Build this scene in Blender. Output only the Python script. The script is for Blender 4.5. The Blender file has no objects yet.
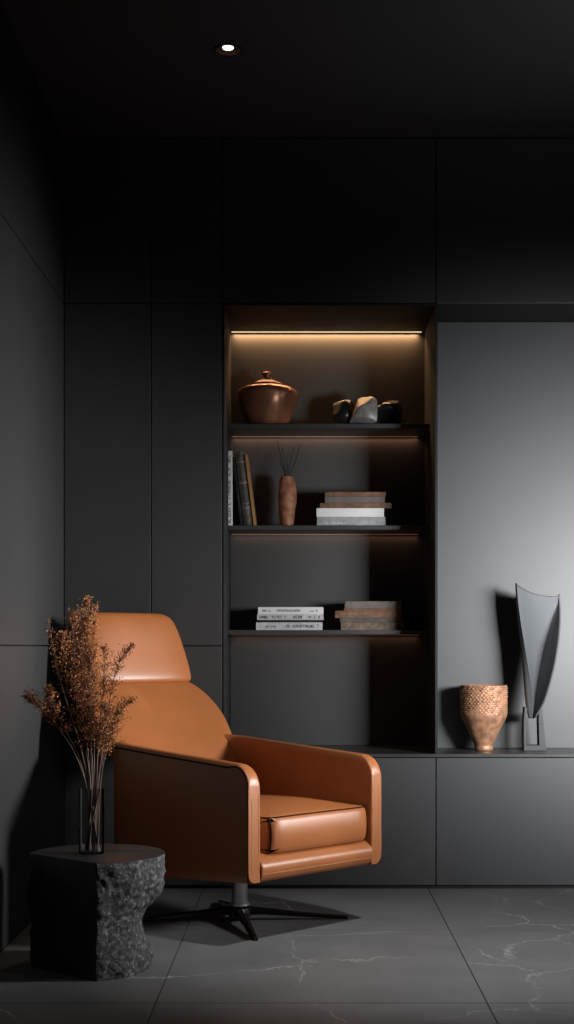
import bpy, bmesh, math, random
from mathutils import Vector, Matrix, noise
PI = math.pi
R = math.radians
S = bpy.context.scene
C = S.collection
random.seed(7)

# ------------------------------------------------------------------ camera, world, lights, exposure
FPX = 1400.0            # focal length in pixels of the 574x1024 frame
CZ = 0.869              # eye height
cd = bpy.data.cameras.new('camera'); cam = bpy.data.objects.new('camera', cd); C.objects.link(cam)
cd.sensor_fit = 'VERTICAL'; cd.sensor_height = 36; cd.sensor_width = 36
cd.lens = 36 * FPX / 1024
cd.shift_x = -17 / 1024; cd.shift_y = 135 / 1024
cd.clip_start = 0.05; cd.clip_end = 60
cam.location = (0, 0, CZ); cam.rotation_euler = (PI / 2, 0, 0)
S.camera = cam
S.view_settings.view_transform = 'Standard'; S.view_settings.look = 'None'
S.view_settings.exposure = 0; S.view_settings.gamma = 1
S.view_settings.use_curve_mapping = False

W = bpy.data.worlds.new('world'); S.world = W; W.use_nodes = True
W.node_tree.nodes['Background'].inputs[0].default_value = (0.75, 0.85, 1, 1)
W.node_tree.nodes['Background'].inputs[1].default_value = 0.003

def area(name, loc, target, sx, sy, power, col, spread):
    l = bpy.data.lights.new(name, 'AREA'); l.shape = 'RECTANGLE'; l.size = sx; l.size_y = sy
    l.energy = power; l.color = col; l.spread = R(spread)
    o = bpy.data.objects.new(name, l); C.objects.link(o); o.location = loc
    o.rotation_euler = (Vector(target) - Vector(loc)).to_track_quat('-Z', 'Y').to_euler()
    return o
area('assumed_key_light', (2.1, 3.1, 1.08), (1.42, 5.2, 0.99), 1.25, 0.42, 29, (0.975, 0.99, 1), 60)  # unseen key light assumed at the right for recess and shelves; no window exists
area('chair_side_fill', (3.0, 3.85, 1.36), (-0.3, 4.2, 1.02), 0.5, 0.45, 14.5, (1, 0.99, 0.98), 41)  # added fill for the armchair and left wall, not a window
area('ceiling_fill', (1.8, 3.3, 1.6), (1.25, 3.7, 2.7), 0.6, 0.6, 2.0, (0.95, 0.97, 1), 80)  # unseen fill added to lift the right side of the ceiling
def spot(name, loc, target, power, size, blend, col, rad=0.03):
    l = bpy.data.lights.new(name, 'SPOT'); l.energy = power; l.color = col; l.spot_size = R(size); l.spot_blend = blend; l.shadow_soft_size = rad
    o = bpy.data.objects.new(name, l); C.objects.link(o); o.location = loc
    o.rotation_euler = (Vector(target) - Vector(loc)).to_track_quat('-Z', 'Y').to_euler()
    return o
spot('floor_fill_spot', (0.95, 3.30, 2.69), (0.33, 4.05, 0), 205, 42, 1.0, (0.96, 0.985, 1), 0.05)  # added spot brightening the floor tiles; no fixture belongs to it

def px(x, y, Y):        # a point of the photo at distance Y -> world
    return Vector(((x - 304) / FPX * Y, Y, CZ - (y - 647) / FPX * Y))

# ------------------------------------------------------------------ materials
def mat(name, col, rough=0.5, metal=0.0, bump=0.0, bscale=200, var=0.0, vscale=8, spec=0.5, col2=None, detail=4):
    m = bpy.data.materials.new(name); m.use_nodes = True
    nt = m.node_tree; b = nt.nodes['Principled BSDF']
    b.inputs['Base Color'].default_value = (*col, 1); b.inputs['Roughness'].default_value = rough
    b.inputs['Metallic'].default_value = metal
    b.inputs['Specular IOR Level'].default_value = spec
    tc = nt.nodes.new('ShaderNodeTexCoord')
    if var > 0 or col2:
        n = nt.nodes.new('ShaderNodeTexNoise'); n.inputs['Scale'].default_value = vscale
        n.inputs['Detail'].default_value = detail; nt.links.new(tc.outputs['Object'], n.inputs['Vector'])
        r = nt.nodes.new('ShaderNodeValToRGB')
        a = tuple(c * (1 - var) for c in col); z = col2 if col2 else tuple(min(1, c * (1 + var)) for c in col)
        r.color_ramp.elements[0].position = 0.35; r.color_ramp.elements[1].position = 0.65
        r.color_ramp.elements[0].color = (*a, 1); r.color_ramp.elements[1].color = (*z, 1)
        nt.links.new(n.outputs['Fac'], r.inputs['Fac']); nt.links.new(r.outputs['Color'], b.inputs['Base Color'])
    if bump > 0:
        n2 = nt.nodes.new('ShaderNodeTexNoise'); n2.inputs['Scale'].default_value = bscale
        n2.inputs['Detail'].default_value = 6; nt.links.new(tc.outputs['Object'], n2.inputs['Vector'])
        bp = nt.nodes.new('ShaderNodeBump'); bp.inputs['Strength'].default_value = bump
        bp.inputs['Distance'].default_value = 0.002
        nt.links.new(n2.outputs['Fac'], bp.inputs['Height']); nt.links.new(bp.outputs['Normal'], b.inputs['Normal'])
    return m

def emis(name, col, strength):
    m = bpy.data.materials.new(name); m.use_nodes = True
    b = m.node_tree.nodes['Principled BSDF']; b.inputs['Base Color'].default_value = (*col, 1)
    b.inputs['Emission Color'].default_value = (*col, 1); b.inputs['Emission Strength'].default_value = strength
    return m

M = {}
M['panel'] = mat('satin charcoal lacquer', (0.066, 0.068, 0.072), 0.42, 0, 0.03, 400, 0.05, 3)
M['recess'] = mat('matte graphite panel', (0.061, 0.0625, 0.065), 0.5, 0, 0.03, 400, 0.05, 3)
M['shadow'] = mat('black carcass', (0.012, 0.012, 0.013), 0.7)
M['niche'] = mat('niche charcoal veneer', (0.05, 0.049, 0.048), 0.5, 0, 0.03, 300, 0.06, 4)
M['shelf'] = mat('black shelf', (0.05, 0.051, 0.053), 0.4)
M['worktop'] = mat('dark counter slab', (0.06, 0.058, 0.057), 0.35, 0, 0.03, 300, 0.15, 6)
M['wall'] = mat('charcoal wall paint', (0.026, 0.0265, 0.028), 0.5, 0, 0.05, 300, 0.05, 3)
M['ceil'] = mat('black ceiling paint', (0.05, 0.05, 0.052), 0.8, 0, 0.05, 300)
M['grout'] = mat('dark grout', (0.02, 0.02, 0.021), 0.9)
M['leather'] = mat('cognac leather', (0.39, 0.13, 0.04), 0.4, 0, 0.10, 700, 0.08, 5, 0.5)
M['piping'] = mat('dark leather piping', (0.03, 0.010, 0.006), 0.85, spec=0.1)
M['thread'] = mat('pale stitching thread', (0.62, 0.36, 0.2), 0.7)
M['chrome'] = mat('brushed steel', (0.85, 0.85, 0.86), 0.36, 0.6, 0.02, 300)
M['blackchrome'] = mat('black polished metal', (0.07, 0.07, 0.072), 0.2, 0.9)
M['copper'] = mat('worn copper', (0.34, 0.15, 0.085), 0.28, 0.5, 0.25, 160, 0.3, 14)
M['copperdark'] = mat('dark copper', (0.16, 0.07, 0.045), 0.45, 0.4, 0.3, 160, 0.35, 18)
M['terra'] = mat('rough terracotta', (0.33, 0.14, 0.075), 0.6, 0.1, 0.6, 120, 0.35, 40)
M['bronze'] = mat('hammered bronze', (0.42, 0.215, 0.125), 0.48, 0.25, 0.2, 200, 0.3, 40)
M['sculpt'] = mat('graphite ceramic', (0.088, 0.093, 0.10), 0.6, 0, 0.15, 250)
M['rockdark'] = mat('black obsidian', (0.012, 0.012, 0.013), 0.28, 0, 0.3, 60)
M['rockgrey'] = mat('smoky quartz', (0.22, 0.205, 0.2), 0.4, 0, 0.3, 60, 0.3, 30)
M['white'] = mat('white book cover', (0.84, 0.84, 0.84), 0.5)
M['offwhite'] = mat('pale grey book cover', (0.6, 0.6, 0.62), 0.55, 0, 0, 1, 0.12, 60)
M['silverbook'] = mat('silver grey book cover', (0.8, 0.8, 0.82), 0.5)
M['stand'] = mat('dark grey stand', (0.045, 0.047, 0.05), 0.6)  # a darker grey than the leaf above it
M['greybook'] = mat('mid grey book cover', (0.36, 0.365, 0.37), 0.6, 0, 0, 1, 0.2, 40)
M['blackbook'] = mat('black book cover', (0.014, 0.014, 0.015), 0.5)
M['brownbook'] = mat('old brown book cover', (0.17, 0.085, 0.045), 0.6, 0, 0.3, 150, 0.35, 40)
M['tanbook'] = mat('tan wood book cover', (0.42, 0.21, 0.08), 0.55, 0, 0.2, 100, 0.2, 30)
M['leatherbook'] = mat('worn grey brown leather', (0.09, 0.075, 0.066), 0.6, 0, 0.4, 120, 0.4, 30)
M['taupe'] = mat('taupe book cover', (0.15, 0.125, 0.112), 0.6, 0, 0, 1, 0.15, 40)
M['pages'] = mat('book pages', (0.5, 0.45, 0.38), 0.8, 0, 0.3, 300)
M['oldpages'] = mat('aged pages', (0.17, 0.125, 0.09), 0.85, 0, 0.5, 200, 0.35, 60)
M['ink'] = mat('black print', (0.03, 0.03, 0.03), 0.6)
M['inkpale'] = mat('pale print', (0.7, 0.7, 0.7), 0.6)
M['gilt'] = mat('dull gilt band', (0.3, 0.26, 0.22), 0.5)
M['stem'] = mat('dry stem', (0.17, 0.11, 0.085), 0.7, 0, 0.3, 200, 0.25, 30)
M['floret1'] = mat('rust floret', (0.42, 0.125, 0.032), 0.7)
M['floret2'] = mat('tan floret', (0.78, 0.37, 0.13), 0.7)
M['floret3'] = mat('dark brown floret', (0.07, 0.02, 0.011), 0.8)
M['twig'] = mat('black twig', (0.012, 0.01, 0.009), 0.8)
M['led'] = emis('warm led diffuser', (1, 0.74, 0.44), 1.5)
M['ledlow'] = emis('dim warm led diffuser', (1, 0.45, 0.25), 0.12)
M['bulb'] = emis('downlight bulb', (1, 0.93, 0.8), 3)
M['bronzering'] = mat('dark bronze reflector', (0.24, 0.17, 0.14), 0.35, 0.7)

# glass
g = bpy.data.materials.new('clear glass'); g.use_nodes = True
nt = g.node_tree; nt.nodes.remove(nt.nodes['Principled BSDF'])
tr = nt.nodes.new('ShaderNodeBsdfTransparent'); tr.inputs[0].default_value = (0.93, 0.94, 0.95, 1)
gl = nt.nodes.new('ShaderNodeBsdfGlossy'); gl.inputs['Roughness'].default_value = 0.03
fr = nt.nodes.new('ShaderNodeFresnel'); fr.inputs['IOR'].default_value = 1.2
mg = nt.nodes.new('ShaderNodeMixShader'); nt.links.new(fr.outputs[0], mg.inputs[0]); nt.links.new(tr.outputs[0], mg.inputs[1]); nt.links.new(gl.outputs[0], mg.inputs[2])
nt.links.new(mg.outputs[0], nt.nodes['Material Output'].inputs['Surface'])
M['glass'] = g

# floor stone: grey with thin pale veins
def stone_floor():
    m = bpy.data.materials.new('grey stone tile'); m.use_nodes = True; nt = m.node_tree; b = nt.nodes['Principled BSDF']
    N = nt.nodes.new; L = nt.links.new
    tc = N('ShaderNodeTexCoord')
    nz = N('ShaderNodeTexNoise'); nz.inputs['Scale'].default_value = 2.2; nz.inputs['Detail'].default_value = 8; nz.inputs['Roughness'].default_value = 0.62
    L(tc.outputs['Object'], nz.inputs['Vector'])
    mx = N('ShaderNodeVectorMath'); mx.operation = 'MULTIPLY_ADD'
    L(nz.outputs['Color'], mx.inputs[0]); mx.inputs[1].default_value = (0.3, 0.3, 0.3); L(tc.outputs['Object'], mx.inputs[2])
    vo = N('ShaderNodeTexVoronoi'); vo.feature = 'DISTANCE_TO_EDGE'; vo.inputs['Scale'].default_value = 1.55
    L(mx.outputs[0], vo.inputs['Vector'])
    ramp = N('ShaderNodeValToRGB'); e = ramp.color_ramp.elements
    e[0].position = 0.0; e[0].color = (1, 1, 1, 1); e[1].position = 0.0055; e[1].color = (0, 0, 0, 1)
    L(vo.outputs['Distance'], ramp.inputs['Fac'])
    n2 = N('ShaderNodeTexNoise'); n2.inputs['Scale'].default_value = 3.3; n2.inputs['Detail'].default_value = 3
    L(tc.outputs['Object'], n2.inputs['Vector'])
    r2 = N('ShaderNodeValToRGB'); r2.color_ramp.elements[0].position = 0.42; r2.color_ramp.elements[1].position = 0.66
    L(n2.outputs['Fac'], r2.inputs['Fac'])
    mul = N('ShaderNodeMath'); mul.operation = 'MULTIPLY'; L(ramp.outputs['Color'], mul.inputs[0]); L(r2.outputs['Color'], mul.inputs[1])
    n3 = N('ShaderNodeTexNoise'); n3.inputs['Scale'].default_value = 5; n3.inputs['Detail'].default_value = 8
    L(tc.outputs['Object'], n3.inputs['Vector'])
    r3 = N('ShaderNodeValToRGB'); r3.color_ramp.elements[0].color = (0.165, 0.167, 0.171, 1); r3.color_ramp.elements[1].color = (0.205, 0.207, 0.211, 1)
    r3.color_ramp.elements[0].position = 0.3; r3.color_ramp.elements[1].position = 0.7
    L(n3.outputs['Fac'], r3.inputs['Fac'])
    mix = N('ShaderNodeMixRGB'); L(mul.outputs[0], mix.inputs['Fac']); L(r3.outputs['Color'], mix.inputs['Color1'])
    mix.inputs['Color2'].default_value = (0.55, 0.54, 0.53, 1)
    L(mix.outputs['Color'], b.inputs['Base Color'])
    b.inputs['Roughness'].default_value = 0.55; b.inputs['Specular IOR Level'].default_value = 0.3
    return m
M['floor'] = stone_floor()

def rough_stone():
    m = bpy.data.materials.new('split basalt'); m.use_nodes = True; nt = m.node_tree; b = nt.nodes['Principled BSDF']
    N = nt.nodes.new; L = nt.links.new
    tc = N('ShaderNodeTexCoord')
    n = N('ShaderNodeTexNoise'); n.inputs['Scale'].default_value = 75; n.inputs['Detail'].default_value = 12; n.inputs['Roughness'].default_value = 0.72
    L(tc.outputs['Object'], n.inputs['Vector'])
    r = N('ShaderNodeValToRGB'); e = r.color_ramp.elements
    e[0].position = 0.38; e[0].color = (0.022, 0.0225, 0.024, 1); e[1].position = 0.70; e[1].color = (0.46, 0.465, 0.48, 1)
    x = e.new(0.53); x.color = (0.075, 0.077, 0.081, 1)
    L(n.outputs['Fac'], r.inputs['Fac']); L(r.outputs['Color'], b.inputs['Base Color'])
    n2 = N('ShaderNodeTexNoise'); n2.inputs['Scale'].default_value = 45; n2.inputs['Detail'].default_value = 10; n2.inputs['Roughness'].default_value = 0.7
    L(tc.outputs['Object'], n2.inputs['Vector'])
    bp = N('ShaderNodeBump'); bp.inputs['Strength'].default_value = 1.0; bp.inputs['Distance'].default_value = 0.01
    L(n2.outputs['Fac'], bp.inputs['Height']); L(bp.outputs['Normal'], b.inputs['Normal'])
    b.inputs['Roughness'].default_value = 0.65
    return m
M['basalt'] = rough_stone()
M['cutstone'] = mat('honed basalt', (0.035, 0.036, 0.038), 0.4, 0, 0.15, 90, 0.3, 20)

# ------------------------------------------------------------------ helpers
def obj(name, bm, mats, parent=None, smooth=None, bevel=0, seg=2, sub=0):
    bmesh.ops.recalc_face_normals(bm, faces=bm.faces)
    me = bpy.data.meshes.new(name); bm.to_mesh(me); bm.free()
    o = bpy.data.objects.new(name, me); C.objects.link(o)
    for m in (mats if isinstance(mats, (list, tuple)) else [mats]): me.materials.append(M[m])
    if smooth:
        for p in me.polygons: p.use_smooth = True
        if smooth is not True:
            me.set_sharp_from_angle(angle=R(smooth))
    if bevel:
        md = o.modifiers.new('bevel', 'BEVEL'); md.width = bevel; md.segments = seg; md.limit_method = 'ANGLE'; md.angle_limit = R(40)
        md.harden_normals = False
    if sub:
        md = o.modifiers.new('subsurf', 'SUBSURF'); md.levels = sub; md.render_levels = sub
    if parent: o.parent = parent
    return o

def tag(o, label=None, cat=None, group=None, kind=None):
    if label: o['label'] = label
    if cat: o['category'] = cat
    if group: o['group'] = group
    if kind: o['kind'] = kind
    return o

def thing(name, label, cat, loc=(0, 0, 0), rotz=0, group=None):
    o = bpy.data.objects.new(name, None); C.objects.link(o); o.empty_display_size = 0.1
    o.location = loc; o.rotation_euler = (0, 0, rotz)
    return tag(o, label, cat, group)

def box(bm, x0, x1, y0, y1, z0, z1, mi=0, mx=None):
    P = [(x0, y0, z0), (x1, y0, z0), (x1, y1, z0), (x0, y1, z0), (x0, y0, z1), (x1, y0, z1), (x1, y1, z1), (x0, y1, z1)]
    v = [bm.verts.new(mx @ Vector(p) if mx else p) for p in P]
    for f in ((0, 3, 2, 1), (4, 5, 6, 7), (0, 1, 5, 4), (1, 2, 6, 5), (2, 3, 7, 6), (3, 0, 4, 7)):
        bm.faces.new([v[i] for i in f]).material_index = mi
    return v

def bxo(name, x0, x1, y0, y1, z0, z1, m, parent=None, bevel=0):
    bm = bmesh.new(); box(bm, x0, x1, y0, y1, z0, z1); return obj(name, bm, m, parent, bevel=bevel)

def lathe(bm, prof, n=48, c=(0, 0, 0), mi=0, fn=None, close=True):
    rings = []
    for r, z in prof:
        ring = []
        for i in range(n):
            a = 2 * PI * i / n
            rr = r if fn is None else fn(r, a, z)
            ring.append(bm.verts.new((c[0] + rr * math.cos(a), c[1] + rr * math.sin(a), c[2] + z)))
        rings.append(ring)
    for a, b_ in zip(rings, rings[1:]):
        for i in range(n):
            bm.faces.new((a[i], a[(i + 1) % n], b_[(i + 1) % n], b_[i])).material_index = mi
    if close:
        bm.faces.new(rings[0][::-1]).material_index = mi; bm.faces.new(rings[-1]).material_index = mi
    return rings

def tube(bm, pts, rad, n=8, mi=0):
    pts = [Vector(p) for p in pts]; rs = rad if isinstance(rad, (list, tuple)) else [rad] * len(pts)
    up = Vector((0.13, 0.21, 1)).normalized(); rings = []
    for i, p in enumerate(pts):
        t = (pts[min(i + 1, len(pts) - 1)] - pts[max(i - 1, 0)]).normalized()
        u = t.cross(up)
        if u.length < 0.05: u = t.cross(Vector((1, 0, 0.1)))
        u.normalize(); w = t.cross(u)
        rings.append([bm.verts.new(p + rs[i] * (math.cos(2 * PI * k / n) * u + math.sin(2 * PI * k / n) * w)) for k in range(n)])
    for a, b_ in zip(rings, rings[1:]):
        for k in range(n): bm.faces.new((a[k], a[(k + 1) % n], b_[(k + 1) % n], b_[k])).material_index = mi
    bm.faces.new(rings[0][::-1]).material_index = mi; bm.faces.new(rings[-1]).material_index = mi

def smoothpath(pts, k=6):   # Catmull-Rom through pts
    pts = [Vector(p) for p in pts]; out = []
    for i in range(len(pts) - 1):
        p0 = pts[max(i - 1, 0)]; p1 = pts[i]; p2 = pts[i + 1]; p3 = pts[min(i + 2, len(pts) - 1)]
        for j in range(k):
            t = j / k
            out.append(0.5 * ((2 * p1) + (p2 - p0) * t + (2 * p0 - 5 * p1 + 4 * p2 - p3) * t * t + (3 * p1 - p0 - 3 * p2 + p3) * t ** 3))
    out.append(pts[-1]); return out

def lerp_table(tab, t):
    for a, b_ in zip(tab, tab[1:]):
        if t <= b_[0]:
            u = (t - a[0]) / (b_[0] - a[0]) if b_[0] > a[0] else 0
            return [x + (y - x) * u for x, y in zip(a[1:], b_[1:])]
    return list(tab[-1][1:])

# ------------------------------------------------------------------ the room
YW = 5.027              # front plane of the cabinet wall
YN = 5.464              # back of the bookcase niche
YR = 5.32               # back of the shallow recess on the right
XL, XA, XB, XC, XR = -0.862, -0.549, -0.294, 0.474, 1.75
XFAR = 3.3; YNEAR = -1.2
ZT = 2.104; ZC = 2.70; ZB = 0.470; ZTOP = 0.485; ZS = 0.873

# floor: tiles in a grout bed
bm = bmesh.new()
box(bm, XL - 0.1, XFAR, YNEAR, YN + 0.15, -0.06, -0.002, 1)
tw, td = 0.809, 0.882; g = 0.0016
xs = [-0.362 + tw * k for k in range(-1, 6)]; ys = [4.299 + td * k for k in range(-7, 3)]
for x in xs:
    for y in ys:
        x0, x1, y0, y1 = max(x + g, XL), min(x + tw - g, XFAR), max(y + g, YNEAR), min(y + td - g, YN + 0.14)
        if x1 > x0 and y1 > y0: box(bm, x0, x1, y0, y1, -0.03, 0, 0)
tag(obj('floor', bm, ['floor', 'grout']), kind='structure')

# ceiling with a round hole for the downlight
LX, LY = -0.233, 4.294; LR = 0.040
bm = bmesh.new()
outer = [bm.verts.new(p) for p in ((XL - 0.1, YNEAR, ZC), (XFAR, YNEAR, ZC), (XFAR, YN + 0.15, ZC), (XL - 0.1, YN + 0.15, ZC))]
inner = [bm.verts.new((LX + LR * math.cos(2 * PI * i / 32), LY + LR * math.sin(2 * PI * i / 32), ZC)) for i in range(32)]
ed = [bm.edges.new((a[i], a[(i + 1) % len(a)])) for a in (outer, inner) for i in range(len(a))]
bmesh.ops.triangle_fill(bm, edges=ed, use_beauty=True)
for f in list(bm.faces):
    c = f.calc_center_median()
    if (c.x - LX) ** 2 + (c.y - LY) ** 2 < (LR * 0.9) ** 2 and all(abs((v.co.xy - Vector((LX, LY))).length - LR) < 1e-4 for v in f.verts): bm.faces.remove(f)
ex = bmesh.ops.extrude_face_region(bm, geom=list(bm.faces))
for v in [e for e in ex['geom'] if isinstance(e, bmesh.types.BMVert)]: v.co.z += 0.12
tag(obj('ceiling', bm, 'ceil'), kind='structure')

# left wall: backing with three flush panels
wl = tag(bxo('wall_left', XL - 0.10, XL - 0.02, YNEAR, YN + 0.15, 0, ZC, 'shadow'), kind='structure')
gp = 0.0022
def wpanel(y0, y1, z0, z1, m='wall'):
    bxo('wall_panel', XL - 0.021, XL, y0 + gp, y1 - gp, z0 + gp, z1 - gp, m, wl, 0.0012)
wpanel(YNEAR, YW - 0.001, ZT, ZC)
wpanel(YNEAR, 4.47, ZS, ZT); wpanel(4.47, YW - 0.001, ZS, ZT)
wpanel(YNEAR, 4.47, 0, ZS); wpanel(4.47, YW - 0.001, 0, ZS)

# back wall: the masonry behind the cabinets and the facing panel of the right-hand recess
bm = bmesh.new()
box(bm, XL - 0.1, XFAR, YN + 0.012, YN + 0.15, 0, ZC, 1)
box(bm, XC + 0.008, XR, YR, YR + 0.02, ZTOP + 0.001, ZT - 0.001, 0)
tag(obj('wall_back', bm, ['recess', 'shadow']), kind='structure')
tag(bxo('baseboard_back', XL, XR, YW + 0.012, YW + 0.03, 0, 0.016, 'shadow'), kind='structure')

# cabinets: every unit is a carcass with flush handleless doors
def cabinet(name, label, x0, x1, doors, zc0, zc1, depth):
    t = thing(name, label, 'cabinet', ((x0 + x1) / 2, YW, zc0))
    cx = (x0 + x1) / 2
    def lb(nm, a, b_, c, d, e, f, m, bev=0):
        bm = bmesh.new(); box(bm, a - cx, b_ - cx, c - YW, d - YW, e - zc0, f - zc0); return obj(nm, bm, m, t, bevel=bev)
    lb('carcass', x0 + 0.004, x1 - 0.004, YW + 0.0205, YW + depth, zc0 + 0.001, zc1 - 0.001, 'shadow')
    for z0, z1 in doors:
        lb('door', x0 + gp * 0.8, x1 - gp * 0.8, YW, YW + 0.02, z0 + gp * 0.8, z1 - gp * 0.8, 'panel', 0.0011)
    return t
cabinet('tall_cabinet', 'tall charcoal wardrobe cabinet in the left corner, behind the dried branches', XL, XA, [(0.012, ZS), (ZS, ZT)], 0.017, ZT, 0.43)
cabinet('tall_cabinet', 'narrow tall charcoal cabinet directly left of the open shelves', XA, XB, [(0.012, ZS), (ZS, ZT)], 0.017, ZT, 0.43)
cabinet('overhead_cabinet', 'leftmost black overhead cabinet, in the dark ceiling corner', XL, XA, [(ZT, ZC - 0.003)], ZT, ZC - 0.002, 0.43)
cabinet('overhead_cabinet', 'narrow black overhead cabinet just left of the one over the shelves', XA, XB, [(ZT, ZC - 0.003)], ZT, ZC - 0.002, 0.43)
cabinet('overhead_cabinet', 'wide black overhead cabinet straight above the lit open shelves', XB, XC, [(ZT, ZC - 0.003)], ZT, ZC - 0.002, 0.43)
cabinet('overhead_cabinet', 'black overhead cabinet at right above the bare grey recess', XC, XR, [(ZT, ZC - 0.003)], ZT, ZC - 0.002, 0.43)
cabinet('base_cabinet', 'low charcoal base cabinet below the open shelves, behind the leather armchair', XB, XC, [(0.012, ZB + 0.002)], 0.017, ZB, 0.42)
cabinet('base_cabinet', 'low charcoal base cabinet at right, below the carved pot and leaf sculpture', XC, XR, [(0.012, ZB + 0.002)], 0.017, ZB, 0.42)

tag(bxo('worktop', XB + 0.002, XR, YW - 0.001, YN, ZB + 0.003, ZTOP, 'worktop', None, 0.0012),
    'thin dark counter slab running over the low base cabinets', 'worktop')

# bookcase niche
bk = thing('open_bookcase', 'tall open charcoal bookcase with three shelves and warm light strips', 'bookcase', (XB, YW, ZTOP + 0.001))
def bb(nm, a, b_, c, d, e, f, m, bev=0):
    z = ZTOP + 0.001
    bm = bmesh.new(); box(bm, a - XB, b_ - XB, c - YW, d - YW, e - z, f - z); return obj(nm, bm, m, bk, bevel=bev)
ztn = ZT - 0.002
bb('side_panel', XB + 0.001, XB + 0.009, YW + 0.001, YN, ZTOP + 0.001, ztn, 'shadow', 0.0008)
bb('side_panel', XC - 0.003, XC + 0.006, YW + 0.001, YN, ZTOP + 0.001, ztn, 'shadow', 0.0008)
bb('back_panel', XB + 0.009, XC - 0.003, YN - 0.001, YN + 0.011, ZTOP + 0.001, ztn, 'niche')
bb('top_panel', XB + 0.009, XC - 0.003, YW + 0.001, YN - 0.001, ztn - 0.006, ztn, 'shadow')
tag(bb('light_strip', XB + 0.012, XC - 0.016, YN - 0.0165, YN - 0.0095, ztn - 0.0072, ztn - 0.0062, 'led'), 'bright warm strip of light at the top back')
def strip_lamp(z, power, col):
    l = bpy.data.lights.new('strip_lamp', 'AREA'); l.shape = 'RECTANGLE'; l.size = XC - XB - 0.05; l.size_y = 0.006; l.energy = power; l.color = col; l.spread = R(130)
    o = bpy.data.objects.new('strip_lamp', l); C.objects.link(o); o.location = ((XB + XC) / 2 - XB - 0.006, YN - 0.012 - YW, z - ZTOP - 0.001); o.parent = bk
strip_lamp(ztn - 0.0078, 2.3, (1, 0.54, 0.25))
YSF = 5.245             # shelf front edge
ZSH = [1.7055, 1.3245, 0.9325]
for i, z in enumerate(ZSH):
    sh = bb('shelf', XB + 0.009, XC - 0.003, YSF, YN - 0.001, z - 0.016, z, 'shelf', 0.001)
    bb('light_strip', XB + 0.012, XC - 0.03, YN - 0.0105, YN - 0.0015, z - 0.0170, z - 0.0162, 'ledlow')
    strip_lamp(z - 0.0176, (0.20, 0.09, 0.07)[i], (1, 0.5, 0.3))

# downlight
dl = thing('downlight', 'small round recessed spotlight glowing in the black ceiling', 'ceiling light', (LX, LY, ZC))
bm = bmesh.new(); lathe(bm, [(LR - 0.001, 0.006), (LR - 0.001, -0.002), (LR + 0.006, -0.003), (LR + 0.007, -0.0005), (LR - 0.0005, -0.0004)], 40, close=False)
obj('trim_ring', bm, 'shadow', dl, True)
bm = bmesh.new(); lathe(bm, [(LR - 0.0015, 0.0), (LR - 0.008, 0.0035), (LR - 0.0225, 0.0065), (LR - 0.0225, 0.05), (LR - 0.0015, 0.05)], 40, close=False)
obj('reflector', bm, 'bronzering', dl, 40)
bm = bmesh.new(); lathe(bm, [(0.0, 0.0040), (0.010, 0.0042), (0.0155, 0.0050), (0.0170, 0.007), (0.0170, 0.04), (0, 0.04)], 32, close=False)
obj('bulb', bm, 'bulb', dl, 40)
sp = bpy.data.lights.new('downlight_beam', 'SPOT'); sp.energy = 7; sp.color = (1, 0.9, 0.75); sp.spot_size = R(70); sp.spot_blend = 0.8; sp.shadow_soft_size = 0.02
so = bpy.data.objects.new('downlight_beam', sp); C.objects.link(so); so.location = (0, 0, 0.002); so.parent = dl

# ------------------------------------------------------------------ armchair
CH = Vector((-0.205, 4.455, 0))
ch = thing('armchair', 'cognac leather swivel armchair with headrest and steel star base', 'armchair', CH, R(-135))
HW = 0.285; TH = 0.046
def ztop(y):
    z = 0.528 - 0.055 * (y - 0.33) * 1.0 + 0.03 * max(0, -(y - 0.0)) ** 2
    r = 0.06; e = 0.35 - y
    if e < r: z -= r - math.sqrt(max(0, r * r - (r - e) ** 2))
    return z
def zbot(y):
    return 0.189 - 0.075 * (0.35 - y)
# U path in plan (outer line)
path = []
yb = -0.38; rc = 0.15
fy = [0.35 - 0.06 * (1 - math.cos(PI / 2 * i / 8)) for i in range(9)]
fy += [0.29 - 0.03 * k for k in range(1, 100) if 0.29 - 0.03 * k > yb + rc + 0.005]
side = [(HW, y, 0.0) for y in fy]
arc = [(HW - rc + rc * math.cos(a), yb + rc - rc * math.sin(a), a) for a in [PI / 2 * i / 10 for i in range(11)]]
half = side + arc
path = half + [(0.0, yb, PI / 2)] + [(-x, y, PI - a) for x, y, a in reversed(half)]
bm = bmesh.new(); rings = []
for x, y, a in path:
    nx, ny = math.cos(a), -math.sin(a)
    zt, zb = ztop(y), zbot(y)
    sec = [(0, zb + 0.03), (0.0025, zb + 0.016), (0.009, zb + 0.006), (0.02, zb), (TH, zb)]
    rr = TH / 2
    lo = max(zt - rr * 0.8, zb + 0.05)
    sec2 = []
    for k in range(9):
        q = PI * k / 8
        ox = TH / 2 + rr * math.copysign(abs(math.cos(q)) ** 0.55, math.cos(q))
        sec2.append((ox, lo + rr * 0.8 * abs(math.sin(q)) ** 0.55))
    sec = sec + [(TH, zb + 0.06)] + sec2 + [(0, zb + 0.055)]
    rings.append([bm.verts.new((x - nx * o_, y - ny * o_, z)) for o_, z in sec])
for a_, b_ in zip(rings, rings[1:]):
    n = len(a_)
    for k in range(n): bm.faces.new((a_[k], a_[(k + 1) % n], b_[(k + 1) % n], b_[k]))
bm.faces.new(rings[0]); bm.faces.new(rings[-1][::-1])
obj('shell', bm, 'leather', ch, 50, bevel=0.007, seg=3)

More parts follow.
